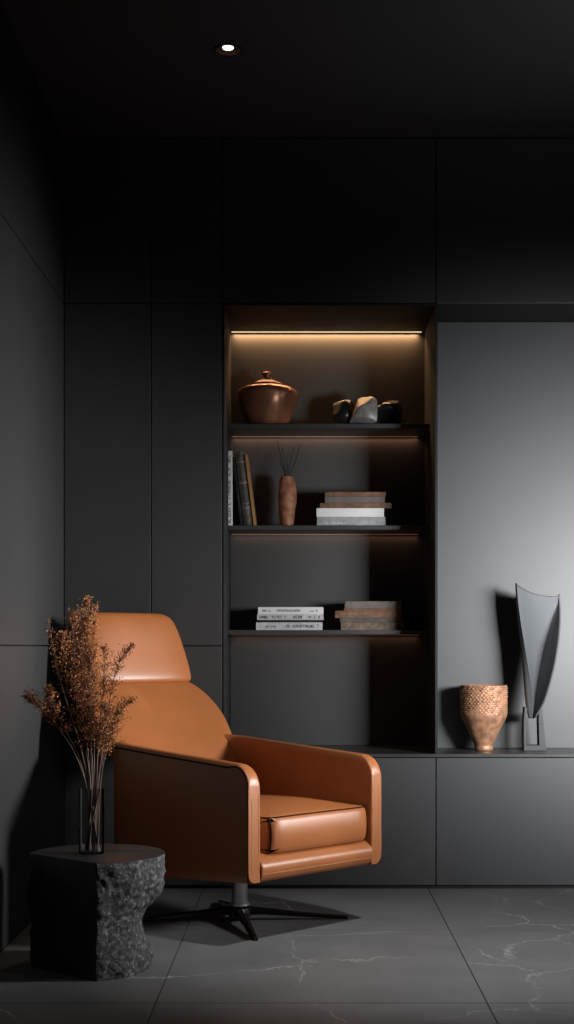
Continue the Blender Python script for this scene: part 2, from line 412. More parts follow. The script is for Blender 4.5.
# underside pan and front rail
bm = bmesh.new()
xi = HW - TH - 0.001
v = [bm.verts.new(p) for p in ((-xi, 0.28, zbot(0.28)), (xi, 0.28, zbot(0.28)), (xi, -0.315, zbot(-0.315)), (-xi, -0.315, zbot(-0.315)),
                               (-xi, 0.28, zbot(0.28) + 0.045), (xi, 0.28, zbot(0.28) + 0.045), (xi, -0.315, zbot(-0.315) + 0.1), (-xi, -0.315, zbot(-0.315) + 0.1))]
for f in ((0, 3, 2, 1), (4, 5, 6, 7), (0, 1, 5, 4), (1, 2, 6, 5), (2, 3, 7, 6), (3, 0, 4, 7)): bm.faces.new([v[i] for i in f])
obj('seat_pan', bm, 'leather', ch)
bm = bmesh.new()
sec = []
for (y, z) in ((0.281, 0.184), (0.336, 0.187), (0.353, 0.202), (0.3575, 0.230), (0.352, 0.246), (0.328, 0.262), (0.281, 0.278)): sec.append((y, z))
ra = []
for x in [-(HW - TH - 0.0005), 0, (HW - TH - 0.0005)]:
    ra.append([bm.verts.new((x, y, z)) for y, z in sec])
for a_, b_ in zip(ra, ra[1:]):
    n = len(a_)
    for k in range(n): bm.faces.new((a_[k], a_[(k + 1) % n], b_[(k + 1) % n], b_[k]))
bm.faces.new(ra[0]); bm.faces.new(ra[-1][::-1])
obj('front_rail', bm, 'leather', ch, 40, bevel=0.004, seg=2)

# dark piping along the outer front edge, and pale stitches beside it
def arm_edge(s, inset, off):
    pts = []
    for i in range(14): pts.append((s * (HW - inset), 0.35 + off, 0.192 + (0.45 - 0.192) * i / 13))
    for i in range(0, 9):
        a = PI / 2 * i / 8; r = 0.06
        y0 = 0.35 - r + (r + off) * math.cos(a)
        pts.append((s * (HW - inset), y0, 0.468 + (r + off) * math.sin(a) - 0.001))
    for k in range(1, 21):
        y = 0.29 - 0.03 * k; pts.append((s * (HW - inset + 0.002), y, ztop(y) - 0.013))
    return pts
for s in (1, -1):
    bm = bmesh.new(); tube(bm, arm_edge(s, 0.0025, -0.004), 0.0028, 8); obj('piping', bm, 'piping', ch, True)
def stitches(bm, pts, ln=0.0055, gap=0.0035, r=0.0009):
    pts = [Vector(p) for p in pts]; acc = 0
    for a_, b_ in zip(pts, pts[1:]):
        d = (b_ - a_); L = d.length; t = 0
        if L < 1e-6: continue
        while t < L:
            if (acc + t) % (ln + gap) < 1e-4 or True:
                e = min(t + ln, L)
                if e - t > 0.002: tube(bm, [a_ + d * (t / L), a_ + d * (e / L)], r, 4)
            t += ln + gap
        acc += L
bm = bmesh.new()
for s in (1, -1):
    stitches(bm, [(s * (HW - 0.014), 0.3508, 0.215 + 0.22 * i / 12) for i in range(13)])
    stitches(bm, [(s * (HW - TH + 0.005), 0.3508, 0.265 + 0.18 * i / 10) for i in range(11)])
stitches(bm, [(x, 0.3562, 0.212) for x in [-0.23 + 0.46 * i / 20 for i in range(21)]])
tag(obj('stitching', bm, 'thread', ch), kind='stuff')

# seat cushion with crown
bm = bmesh.new()
cw, y0c, y1c, z0c, z1c = 0.2235, -0.20, 0.342, 0.262, 0.373
nx_, ny_, nz_ = 16, 18, 6
def cush(u, v_, w_):   # u,v in -1..1, w in 0..1
    x = -0.014 + cw * u; y = (y0c + y1c) / 2 + (y1c - y0c) / 2 * v_
    tilt = -0.012 * (1 - v_) / 2
    zz = z0c + 0.016 * 0 + (z1c - z0c) * w_ + tilt
    crown = 0.030 * (1 - abs(u) ** 2.6) * (1 - abs(v_) ** 2.6)
    zz += crown * w_
    bul = 0.010 * (1 - (2 * w_ - 1) ** 2)
    y += bul * v_ if abs(v_) > 0.99 and v_ > 0 else 0
    y -= (0.042 if u > 0 else 0.018) * max(0, (abs(u) - 0.8) / 0.2) ** 2 * max(0, v_)
    return (x, y, zz)
cache = {}
def cv(i, j, k):
    key = (i, j, k)
    if key not in cache:
        cache[key] = bm.verts.new(cush(-1 + 2 * i / nx_, -1 + 2 * j / ny_, k / nz_))
    return cache[key]
for i in range(nx_):
    for j in range(ny_):
        bm.faces.new((cv(i, j, nz_), cv(i + 1, j, nz_), cv(i + 1, j + 1, nz_), cv(i, j + 1, nz_)))
        bm.faces.new((cv(i, j, 0), cv(i, j + 1, 0), cv(i + 1, j + 1, 0), cv(i + 1, j, 0)))
for k in range(nz_):
    for i in range(nx_):
        bm.faces.new((cv(i, 0, k), cv(i + 1, 0, k), cv(i + 1, 0, k + 1), cv(i, 0, k + 1)))
        bm.faces.new((cv(i, ny_, k), cv(i, ny_, k + 1), cv(i + 1, ny_, k + 1), cv(i + 1, ny_, k)))
    for j in range(ny_):
        bm.faces.new((cv(0, j, k), cv(0, j, k + 1), cv(0, j + 1, k + 1), cv(0, j + 1, k)))
        bm.faces.new((cv(nx_, j, k), cv(nx_, j + 1, k), cv(nx_, j + 1, k + 1), cv(nx_, j, k + 1)))
cu = obj('seat_cushion', bm, 'leather', ch, True, bevel=0.014, seg=4)
bm = bmesh.new()
def cu_line(w_, ins=0.0):
    pts = []
    for t in [i / 20 for i in range(21)]: pts.append(cush(0.985, -0.6 + 1.57 * t, w_))
    for t in [i / 20 for i in range(1, 21)]: pts.append(cush(0.985 - 1.97 * t, 0.99, w_))
    for t in [i / 20 for i in range(1, 21)]: pts.append(cush(-0.985, 0.97 - 1.57 * t, w_))
    return pts
tp = [Vector(p) + Vector((0, -0.001, -0.004)) for p in cu_line(1.0)]
tube(bm, tp, 0.0028, 6)
tb = [Vector(p) + Vector((0, 0.0, 0.016)) for p in cu_line(0.0)]
tube(bm, tb, 0.0024, 6)
e1 = [cush(0.90, 1.0, w_) for w_ in (0.02, 0.2, 0.4, 0.6, 0.8, 0.97)]
tube(bm, [Vector(p) + Vector((0.0, 0.0005, 0)) for p in e1], 0.0028, 6)
obj('piping', bm, 'piping', cu, True)
bm = bmesh.new(); stitches(bm, [Vector(cush(0.85, 1.0, w_)) + Vector((0, 0.0006, 0)) for w_ in (0.14, 0.3, 0.5, 0.7, 0.86)])
tag(obj('stitching', bm, 'thread', cu), kind='stuff')

# backrest and headrest: lofted pads
def pad(bm, table, n=44, ex=4.2, bow=0.012):
    rings = []
    for (z, y, h, t) in table:
        ring = []
        for i in range(n):
            a = 2 * PI * i / n
            cx_, sy_ = math.cos(a), math.sin(a)
            u = math.copysign(abs(cx_) ** (2 / ex), cx_); w_ = math.copysign(abs(sy_) ** (2 / ex), sy_)
            ring.append(bm.verts.new((h * u, y - t / 2 + t / 2 * w_ - bow * u * u, z)))
        rings.append(ring)
    for a_, b_ in zip(rings, rings[1:]):
        for k in range(n): bm.faces.new((a_[k], a_[(k + 1) % n], b_[(k + 1) % n], b_[k]))
    bm.faces.new(rings[0][::-1]); bm.faces.new(rings[-1])
def densify(tab, k=3):
    pts = [Vector((a, b_, c)) for a, b_, c, d in tab]; ts = [d for *_, d in tab]
    out = []
    sp_ = smoothpath(pts, k)
    for i, p in enumerate(sp_):
        j = min(i // k, len(ts) - 2); f = (i - j * k) / k
        out.append((p.x, p.y, p.z, ts[j] + (ts[j + 1] - ts[j]) * f))
    return out
bt = [(0.300, -0.150, 0.229, 0.07), (0.40, -0.185, 0.232, 0.09), (0.485, -0.240, 0.236, 0.10), (0.535, -0.274, 0.262, 0.105), (0.58, -0.310, 0.276, 0.105),
      (0.635, -0.356, 0.280, 0.10), (0.68, -0.398, 0.270, 0.095), (0.715, -0.434, 0.250, 0.085), (0.738, -0.459, 0.226, 0.07), (0.748, -0.474, 0.204, 0.05)]
bm = bmesh.new(); pad(bm, densify(bt)); br = obj('backrest', bm, 'leather', ch, True)
ht = [(0.744, -0.480, 0.204, 0.045), (0.748, -0.468, 0.215, 0.062), (0.762, -0.464, 0.221, 0.075), (0.80, -0.474, 0.221, 0.08), (0.86, -0.494, 0.215, 0.08),
      (0.915, -0.512, 0.205, 0.075), (0.952, -0.526, 0.193, 0.065), (0.974, -0.538, 0.176, 0.048), (0.984, -0.548, 0.152, 0.026), (0.987, -0.555, 0.13, 0.010)]
bm = bmesh.new(); pad(bm, densify(ht)); hr = obj('headrest', bm, 'leather', ch, True)

# swivel column and star base
bm = bmesh.new(); lathe(bm, [(0.030, 0.040), (0.030, 0.055), (0.0255, 0.058), (0.0255, 0.172)], 32); obj('column', bm, 'chrome', ch, 40)
bm = bmesh.new(); lathe(bm, [(0.035, 0.012), (0.040, 0.018), (0.038, 0.042), (0.031, 0.048)], 32); obj('hub', bm, 'blackchrome', ch, 40)
for wa, ln in ((4, 0.345), (105, 0.31), (182, 0.305), (281, 0.325)):
    a = R(wa + 135); d = Vector((math.cos(a), math.sin(a), 0)); n_ = Vector((-d.y, d.x, 0))
    bm = bmesh.new(); rs = []
    for q, wd, zt, zb in ((0.028, 0.022, 0.046, 0.020), (0.08, 0.017, 0.039, 0.019), (0.2, 0.012, 0.024, 0.010), (ln - 0.03, 0.010, 0.014, 0.002), (ln, 0.0085, 0.010, 0.0)):
        rs.append([bm.verts.new(d * q + n_ * s_ * wd * w_ + Vector((0, 0, z))) for s_, w_, z in ((-1, 1, zb), (1, 1, zb), (1, 0.85, (zt * 0.75 + zb * 0.25)), (0, 0, zt), (-1, 0.85, (zt * 0.75 + zb * 0.25)))])
    for a_, b_ in zip(rs, rs[1:]):
        for k in range(5): bm.faces.new((a_[k], a_[(k + 1) % 5], b_[(k + 1) % 5], b_[k]))
    bm.faces.new(rs[0]); bm.faces.new(rs[-1][::-1])
    obj('base_leg', bm, 'blackchrome', ch, bevel=0.0015)

# ------------------------------------------------------------------ stone side table
TX, TY, TZ = -0.563, 3.815, 0.307
bm = bmesh.new()
NA, NZ = 300, 110
def stone_r(a, z):
    ca = math.cos(a)
    right = max(0, math.cos(a - R(4))) ** 1.1
    notch = lerp_table([(0, 0.036), (0.03, 0.034), (0.07, 0.050), (0.12, 0.064), (0.155, 0.052), (0.185, 0.024), (0.215, 0.007), (0.25, 0.0), (0.4, 0.0)], z)[0]
    r = 0.183 - notch * right
    left = max(0, -ca)
    r += left * 0.010 * math.exp(-((z - 0.2) / 0.05) ** 2)
    p = Vector((math.cos(a) * r, math.sin(a) * r, z))
    amp = 0.015 if z < 0.285 else 0.015 * max(0.12, (TZ - z) / 0.022)
    r += amp * (noise.fractal(p * 13, 1.0, 2.1, 5) * 0.55 - 0.1) + 0.35 * amp * abs(noise.noise(p * 38)) + 0.12 * amp * noise.noise(p * 95)
    rough = True
    k = math.cos(a - math.atan2(-0.763, -0.647))
    if k > 0.05:
        lim = 0.121 / k
        if r > lim: r = lim; rough = False
    return r, rough
rows = []; flag = {}
for j in range(NZ + 1):
    z = TZ * j / NZ; row = []
    for i in range(NA):
        a = 2 * PI * i / NA
        r, ro = stone_r(a, z); vv = bm.verts.new((r * math.cos(a), r * math.sin(a), z)); flag[vv] = ro; row.append(vv)
    rows.append(row)
for a_, b_ in zip(rows, rows[1:]):
    for k in range(NA):
        f = bm.faces.new((a_[k], a_[(k + 1) % NA], b_[(k + 1) % NA], b_[k]))
        f.material_index = 0 if sum(flag[v_] for v_ in f.verts) >= 2 else 1
bm.faces.new(rows[0][::-1])
inner = [bm.verts.new((v_.co.x * 0.97, v_.co.y * 0.97, TZ + 0.001)) for v_ in rows[-1]]
for k in range(NA): bm.faces.new((rows[-1][k], rows[-1][(k + 1) % NA], inner[(k + 1) % NA], inner[k])).material_index = 1
bm.faces.new(inner).material_index = 1
st = obj('side_table', bm, ['basalt', 'cutstone'], None, 38)
st.location = (TX, TY, 0)
tag(st, 'rough split black stone block used as a side table, holding the glass vase', 'side table')
TT = TZ + 0.001

# ------------------------------------------------------------------ glass vase and dried branches
VX, VY = -0.577, 3.80
VR, VH = 0.0345, 0.178
bm = bmesh.new()
lathe(bm, [(0.0, 0.0), (VR - 0.002, 0.0), (VR, 0.002), (VR, VH - 0.001), (VR - 0.001, VH), (VR - 0.0022, VH - 0.001), (VR - 0.0024, 0.008), (VR - 0.005, 0.006), (0.0, 0.006)], 48, close=False)
bmesh.ops.remove_doubles(bm, verts=bm.verts, dist=1e-5)
vz = obj('glass_vase', bm, 'glass', None, 35); vz.location = (VX, VY, TT + 0.0005)
tag(vz, 'clear straight glass vase on the black stone table', 'vase')

def floret(bm, p, s, mi):
    d = Vector((random.uniform(-1, 1), random.uniform(-1, 1), random.uniform(-0.4, 1))).normalized()
    u = d.cross(Vector((0.3, 0.5, 0.2))).normalized(); w_ = d.cross(u)
    l = s * random.uniform(0.9, 1.7); wd = s * random.uniform(0.5, 0.8)
    vs = [bm.verts.new(p), bm.verts.new(p + d * l * 0.5 + u * wd), bm.verts.new(p + d * l * 0.5 - u * wd * 0.5 + w_ * wd * 0.85),
          bm.verts.new(p + d * l * 0.5 - u * wd * 0.5 - w_ * wd * 0.85), bm.verts.new(p + d * l)]
    for a_, b_ in ((1, 2), (2, 3), (3, 1)):
        bm.faces.new((vs[0], vs[b_], vs[a_])).material_index = mi
        bm.faces.new((vs[4], vs[a_], vs[b_])).material_index = mi

def branch(label, pts, dens, width, u0=0.5, tan=0.3, seed=0, dy=0.0):
    # pts: pixel points from the vase rim up to the tip, dy = depth of the tip relative to the vase
    rnd = random.Random(seed); random.seed(seed + 100)
    base = Vector((VX + rnd.uniform(-0.021, 0.021), VY + rnd.uniform(-0.014, 0.014), TT + 0.009))
    P = [base]
    n = len(pts)
    for i, (x, y) in enumerate(pts):
        P.append(px(x, y, VY + dy * (i + 1) / n))
    # keep the stem inside the rim
    q = P[1]; d2 = Vector((q.x - VX, q.y - VY)); lim = VR - 0.008
    if d2.length > lim: d2 = d2.normalized() * lim; P[1] = Vector((VX + d2.x, VY + d2.y, q.z))
    sp_ = smoothpath(P, 8)
    root = thing('dried_branch', label, 'dried branch', base, 0, 'dried branches in the glass vase')
    sp_ = [p - base for p in sp_]
    N = len(sp_)
    bm = bmesh.new(); tube(bm, sp_, [0.0022 - 0.0014 * i / (N - 1) for i in range(N)], 6)
    fm = bmesh.new()
    total = int(dens)
    for q in range(max(8, total // 6)):
        u = u0 + (1 - u0) * rnd.random() ** 0.9
        i = min(N - 2, int(u * (N - 1))); f = u * (N - 1) - i
        p = sp_[i].lerp(sp_[i + 1], f); t = (sp_[i + 1] - sp_[i]).normalized()
        v_ = (u - u0) / (1 - u0)
        L = width * (0.35 + 0.65 * math.sin(PI * min(1, 0.18 + 0.75 * v_))) * rnd.uniform(0.35, 1.0) * 1.3
        if v_ > 0.85: L *= 0.6
        o_ = Vector((rnd.uniform(-1, 1), rnd.uniform(-1, 1), rnd.uniform(-0.25, 0.5)))
        d = (o_.normalized() * 0.9 + t * 0.75).normalized()
        tube(bm, [p, p + d * L * 0.5 + t * L * 0.05, p + d * L + Vector((0, 0, L * 0.12))], [0.0006, 0.0005, 0.0003], 4, 1)
        for k in range(11):
            w_ = 0.15 + 0.9 * (k + rnd.random()) / 11
            s = rnd.uniform(0.0018, 0.0036)
            x = rnd.random()
            mi = 1 if x < tan else (0 if x < tan + 0.42 else 2)
            floret(fm, p + d * L * w_ + Vector((rnd.gauss(0, 0.0045), rnd.gauss(0, 0.0045), rnd.gauss(0, 0.004) + L * 0.1 * w_)), s, mi)
    obj('stem', bm, ['stem', 'floret3'], root, True)
    tag(obj('florets', fm, ['floret1', 'floret2', 'floret3'], root), kind='stuff')
BR = [
 ('dried branch arching lowest and furthest left toward the dark wall', [(87, 790), (74, 752), (58, 728), (40, 708), (27, 697)], 420, 0.036, 0.62, 0.35, 0.03),
 ('short dried branch forking upward above the drooping left one', [(86, 790), (80, 760), (68, 735), (54, 708), (48, 688)], 330, 0.032, 0.60, 0.3, 0.05),
 ('thin sparse dried sprig standing up alone on the far left side', [(88, 790), (80, 745), (66, 700), (54, 655), (49, 620)], 150, 0.014, 0.62, 0.2, 0.0),
 ('bushy dried branch on the left side of the bunch, below the thin sprig', [(90, 790), (85, 745), (76, 700), (65, 660), (62, 636)], 620, 0.052, 0.45, 0.28, -0.05),
 ('bushy rust branch just left of the tallest dried branch', [(91, 790), (87, 745), (80, 700), (74, 650), (74, 615)], 620, 0.048, 0.45, 0.3, 0.06),
 ('tallest dried branch, its pale tip reaching above the armchair headrest', [(93, 790), (91, 745), (88, 700), (86, 645), (86, 597)], 620, 0.040, 0.42, 0.42, -0.02),
 ('second tallest dried branch with a pale tip right of the tallest', [(94, 790), (94, 745), (93, 695), (92, 645), (95, 606)], 480, 0.034, 0.42, 0.4, 0.04),
 ('full dried branch at the middle front of the bunch', [(92, 790), (90, 750), (88, 715), (90, 680), (93, 655)], 700, 0.056, 0.36, 0.3, -0.07),
 ('dried branch in front of the headrest edge, right of the middle', [(96, 790), (98, 750), (101, 710), (104, 675), (104, 648)], 560, 0.044, 0.40, 0.38, -0.03),
 ('dark tipped dried branch leaning right across the headrest', [(98, 790), (103, 745), (109, 705), (117, 668), (131, 646)], 460, 0.030, 0.45, 0.12, 0.0),
 ('right hand dried branch reaching out over the leather backrest', [(99, 790), (103, 755), (110, 728), (120, 709), (134, 700)], 440, 0.040, 0.45, 0.42, -0.04),
 ('low dried branch on the right, just above the armchair arm', [(100, 790), (103, 765), (108, 745), (114, 728), (122, 712)], 420, 0.040, 0.45, 0.42, -0.05),
 ('low full dried branch at the left middle of the bunch', [(89, 790), (85, 760), (79, 730), (75, 700), (74, 676)], 520, 0.046, 0.45, 0.26, -0.06),
 ('short dried branch low in the middle, its tuft just above the vase rim', [(97, 790), (99, 770), (102, 748), (104, 728), (104, 706)], 420, 0.042, 0.5, 0.36, 0.03),
]
for i, (lb_, pts, dens, wd, u0, tn, dy) in enumerate(BR): branch(lb_, pts, dens, wd, u0, tn, 11 + i, dy)

# ------------------------------------------------------------------ things on the shelves
def on(o, x, Y, z): o.location = (x, Y, z); return o
# lidded pot
X0 = (267 - 304) / FPX * 5.35
pot = thing('lidded_pot', 'squat copper brown lidded pot on the top shelf', 'pot', (X0, 5.338, ZSH[0] + 0.0005))
def ham(amp, sc, seed):
    def fn(r, a, z):
        p = Vector((math.cos(a) * r, math.sin(a) * r, z)) * sc + Vector((seed, 0, 0))
        return r + amp * noise.noise(p)
    return fn
bm = bmesh.new()
pr = smoothpath([(0.070, 0, 0), (0.076, 0.004, 0), (0.093, 0.040, 0), (0.109, 0.080, 0), (0.1165, 0.115, 0), (0.1165, 0.130, 0), (0.109, 0.142, 0), (0.090, 0.151, 0), (0.060, 0.158, 0)], 4)
lathe(bm, [(0, 0.0)] + [(p.x, p.y) for p in pr] + [(0.0, 0.158)], 64, fn=ham(0.0025, 26, 3), close=False)
bmesh.ops.remove_doubles(bm, verts=bm.verts, dist=1e-4)
obj('body', bm, 'copper', pot, True)
bm = bmesh.new()
lathe(bm, [(0.0, 0.157), (0.066, 0.157), (0.068, 0.160), (0.060, 0.165), (0.040, 0.174), (0.022, 0.182), (0.014, 0.186), (0, 0.187)], 48, close=False, fn=ham(0.0015, 40, 8))
bmesh.ops.remove_doubles(bm, verts=bm.verts, dist=1e-4)
lid = obj('lid', bm, 'copperdark', pot, True)
bm = bmesh.new()
pr = [(0.014, 0.183), (0.013, 0.192), (0.015, 0.197), (0.018, 0.201), (0.0185, 0.207), (0.014, 0.211), (0.004, 0.212)]
lathe(bm, pr, 24, fn=ham(0.004, 60, 1)); obj('knob', bm, 'copper', lid, True)

# dark stones on the top shelf
def rock(name, label, c, r, m, seed, facets=14, sm=False):
    bm = bmesh.new(); bmesh.ops.create_icosphere(bm, subdivisions=4, radius=1)
    rnd = random.Random(seed); pl = []
    for i in range(facets):
        d = Vector((rnd.gauss(0, 1), rnd.gauss(0, 1), rnd.gauss(0, 1))).normalized(); pl.append((d, rnd.uniform(0.62, 0.92) if sm else rnd.uniform(0.45, 0.75)))
    for v_ in bm.verts:
        p = v_.co.copy()
        for d, k in pl:
            e = p.dot(d) - k
            if e > 0: p -= d * e
        p += p.normalized() * 0.04 * noise.noise(p * 3 + Vector((seed, 0, 0)))
        v_.co = Vector((p.x * r[0], p.y * r[1], p.z * r[2]))
    zb = min(v_.co.z for v_ in bm.verts); cut = zb + 0.16 * r[2]
    for v_ in bm.verts:
        v_.co.z = max(v_.co.z, cut) - cut
    o = obj(name, bm, m, None, True if sm else 25); on(o, *c)
    return tag(o, label, 'rock', 'dark stones on the top shelf')
z = ZSH[0] + 0.0004; k = 5.33 / FPX
rock('decorative_stone', 'rounded glossy black stone on top shelf, nearest the lidded pot', ((344 - 304) * k, 5.335, z), (0.054, 0.05, 0.060), 'rockdark', 5, 4, True)
rock('decorative_stone', 'small grey faceted crystal between two black stones on top shelf', ((365 - 304) * k, 5.285, z), (0.066, 0.048, 0.078), 'rockgrey', 17, 11)
rock('decorative_stone', 'black jagged stone at the dark right end of the top shelf', ((387 - 304) * k, 5.35, z), (0.062, 0.06, 0.078), 'rockdark', 21, 12)

# books
def glyphs(bm, x0, x1, z0, z1, y, rnd, dens=0.8, gapword=0.12):
    """small strokes across a spine between x0 and x1 (x runs along the spine, z across it)"""
    x = x0; h = z1 - z0
    while x < x1:
        cwid = h * rnd.uniform(0.4, 0.75)
        if rnd.random() < gapword: x += cwid * 1.3; continue
        if x + cwid > x1: break
        t = h * 0.2
        kind = rnd.randrange(5)
        def st(a, b_, c, d): box(bm, x + a * cwid, x + b_ * cwid, y - 0.0004, y + 0.0002, z0 + c * h, z0 + d * h)
        tt = t / cwid
        if kind != 3: st(0, tt, 0, 1)
        if kind in (0, 2): st(1 - tt, 1, 0, 1)
        if kind in (0, 1): st(tt, 1 - tt if kind == 0 else 1, 0.8, 1)
        if kind in (1, 4): st(tt, 1, 0, 0.2)
        if kind in (1, 2): st(tt, 1 - tt, 0.42, 0.6)
        if kind == 3: st(0.4, 0.4 + tt, 0, 0.8); st(0, 1, 0.8, 1)
        x += cwid * 1.28

def book(label, ln, th, dp, loc, cover, pages='pages', text=None, ink='ink', rot=(0, 0, 0), group=None, bands=None, seed=1, round_=0.0):
    """spine towards -y, length along x, thickness along z; loc = bottom centre of the spine"""
    t = thing('book', label, 'book', loc, 0, group); t.rotation_euler = rot
    cb = 0.0022; x0, x1 = -ln / 2, ln / 2
    bm = bmesh.new()
    sec = [(0.0, 0.0), (dp, 0.0), (dp, cb), (0.004, cb), (0.004, th - cb), (dp, th - cb), (dp, th), (0.0, th)]
    if round_ > 0:
        sec += [(-round_ * math.sin(PI * i / 6), th * (1 - i / 6)) for i in range(1, 6)]
    a_ = [bm.verts.new((x0, y, z)) for y, z in sec]; b_ = [bm.verts.new((x1, y, z)) for y, z in sec]
    n = len(sec)
    for k_ in range(n): bm.faces.new((a_[k_], a_[(k_ + 1) % n], b_[(k_ + 1) % n], b_[k_]))
    bm.faces.new(a_); bm.faces.new(b_[::-1])
    obj('cover', bm, cover, t, bevel=0.0006)
    bxo('pages', x0 + 0.003, x1 - 0.003, 0.0042, dp - 0.004, cb + 0.0001, th - cb - 0.0001, pages, t)
    rnd = random.Random(seed)
    if text:
        for (u0, u1, hh, cz) in text:
            bm = bmesh.new(); zc = th * cz; h = th * hh
            glyphs(bm, x0 + ln * u0, x0 + ln * u1, zc - h / 2, zc + h / 2, -0.0002 - round_, rnd)
            if len(bm.verts): obj('spine_lettering', bm, ink, t)
            else: bm.free()
    if bands:
        for u, wdt in bands:
            bm = bmesh.new()
            xx = x0 + ln * u
            sec2 = [(y - 0.0012, z) for y, z in ([(0.0, th)] + [(-round_ * math.sin(PI * i / 6), th * (1 - i / 6)) for i in range(1, 6)] + [(0.0, 0.0)])]
            fa = [bm.verts.new((xx - wdt / 2, y, z)) for y, z in sec2]; fb = [bm.verts.new((xx + wdt / 2, y, z)) for y, z in sec2]
            ga = [bm.verts.new((xx - wdt / 2, y + 0.002, z)) for y, z in sec2]; gb = [bm.verts.new((xx + wdt / 2, y + 0.002, z)) for y, z in sec2]
            for q in range(len(sec2) - 1):
                bm.faces.new((fa[q], fa[q + 1], fb[q + 1], fb[q])); bm.faces.new((fa[q], ga[q], ga[q + 1], fa[q + 1])); bm.faces.new((fb[q], fb[q + 1], gb[q + 1], gb[q])); bm.faces.new((ga[q], gb[q], gb[q + 1], ga[q + 1]))
            obj('spine_band', bm, 'gilt', t)
    return t

YB = 5.275; kb = YB / FPX
def stack(z, specs, grp):
    for (lb_, xl, xr, th, dp, yo, cover, pages, text, ink, rz) in specs:
        xc = ((xl + xr) / 2 - 304) * kb
        book(lb_, (xr - xl) * kb, th, dp, (xc, YB + yo, z + 0.0003), cover, pages, text, ink, (0, 0, rz), grp, None, int(xl * 7 + th * 1e4))
        z += th + 0.0004
stack(ZSH[2], [
 ('pale grey book at the bottom of the white stack on the lowest shelf', 256, 322.5, 0.029, 0.165, 0.0, 'offwhite', 'pages', [(0.05, 0.12, 0.5, 0.5), (0.14, 0.33, 0.22, 0.45), (0.38, 0.42, 0.55, 0.5), (0.45, 0.88, 0.34, 0.5), (0.92, 0.96, 0.3, 0.6)], 'ink', 0),
 ('thin black book between the pale books on the lowest shelf', 259, 321, 0.0085, 0.155, 0.006, 'blackbook', 'pages', None, 'ink', 0),
 ('grey book second from the top of the white stack on the lowest shelf', 257, 323.5, 0.021, 0.16, 0.0, 'offwhite', 'pages', [(0.03, 0.45, 0.5, 0.5), (0.5, 0.72, 0.55, 0.5), (0.78, 0.82, 0.4, 0.5), (0.86, 0.97, 0.5, 0.5)], 'ink', 0),
 ('white book on top of the white stack on the lowest shelf', 258, 323.5, 0.027, 0.16, 0.0, 'white', 'pages', [(0.05, 0.22, 0.26, 0.5), (0.28, 0.66, 0.3, 0.5), (0.79, 0.86, 0.16, 0.42), (0.88, 0.92, 0.3, 0.5)], 'ink', 0),
], 'pale books stacked on the lowest shelf')
stack(ZSH[2], [
 ('worn old book with frayed pages at the bottom of the brown stack, lowest shelf', 341, 405, 0.029, 0.15, 0.004, 'oldpages', 'oldpages', None, 'ink', R(0)),
 ('second old brown book in the right stack on the lowest shelf', 340, 402, 0.016, 0.15, 0.004, 'leatherbook', 'oldpages', None, 'ink', R(0)),
 ('wide brown leather book sticking out left in the right stack, lowest shelf', 335, 401, 0.027, 0.155, 0.0, 'brownbook', 'oldpages', [(0.1, 0.5, 0.14, 0.6)], 'gilt', R(0)),
 ('thin dark brown book under the taupe one on the lowest shelf', 344, 402, 0.009, 0.145, 0.002, 'brownbook', 'oldpages', None, 'ink', R(0)),
 ('taupe book topping the brown stack on the lowest shelf', 345, 401, 0.026, 0.145, 0.004, 'taupe', 'pages', None, 'ink', R(0)),
], 'old brown books stacked on the lowest shelf')
stack(ZSH[1], [
 ('grey linen book with small pale print, bottom of the middle shelf stack', 317, 385.5, 0.034, 0.16, 0.0, 'greybook', 'pages', [(0.08, 0.44, 0.16, 0.32)], 'inkpale', 0),
 ('thick white book second from the bottom of the middle shelf stack', 316.5, 384, 0.033, 0.155, 0.0, 'white', 'pages', None, 'ink', 0),
 ('tan brown book lying on the thick white one, middle shelf', 320, 392, 0.020, 0.15, 0.006, 'brownbook', 'oldpages', None, 'ink', 0),
 ('taupe book under the topmost brown one on the middle shelf', 325, 385, 0.024, 0.145, 0.008, 'taupe', 'oldpages', None, 'ink', 0),
 ('thin brown book topping the middle shelf stack', 325, 386, 0.0165, 0.145, 0.006, 'brownbook', 'oldpages', None, 'ink', 0),
], 'books stacked at the right of the middle shelf')
# upright books: rotate so the spine length stands up (x -> z), thickness runs along x
def upright(label, x_left, th, ht, dp, lean, cover, pages, text, ink, bands=None, round_=0.0, yo=0.0, seed=3):
    """x_left = left bottom corner in world x; lean in degrees (top towards the left)"""
    # local x -> up, local z -> right ; rotation about y by -90 then lean
    q = Matrix.Rotation(R(-lean), 4, 'Y') @ Matrix.Rotation(R(-90), 4, 'Y')
    # local +x maps to +z, local +z maps to -x  -> thickness grows to the left
    a = R(lean)
    # the lowest corner is the right bottom one when leaning left; put it on the shelf
    right = x_left + th * math.cos(a)
    zlow = ZSH[1] + 0.0004 + th * math.sin(a)
    loc = Vector((right, YB + yo, zlow)) + Vector((-math.sin(a), 0, math.cos(a))) * (ht / 2)
    return book(label, ht, th, dp, loc, cover, pages, text, ink, q.to_euler(), 'books standing at the left of the middle shelf', bands, seed, round_)
xw = (226 - 304) * kb
upright('slim silver grey book with printed spine, standing against the left bookcase side', xw, 0.0235, 0.283, 0.16, 0, 'silverbook', 'pages',
        [(0.04, 0.33, 0.5, 0.5), (0.36, 0.62, 0.42, 0.5), (0.66, 0.97, 0.46, 0.5)], 'ink')
upright('black book leaning between the silver grey spine and the worn leather volume', xw + 0.0545, 0.012, 0.262, 0.15, 6.6, 'blackbook', 'pages', [(0.2, 0.42, 0.14, 0.5)], 'gilt', yo=0.010)
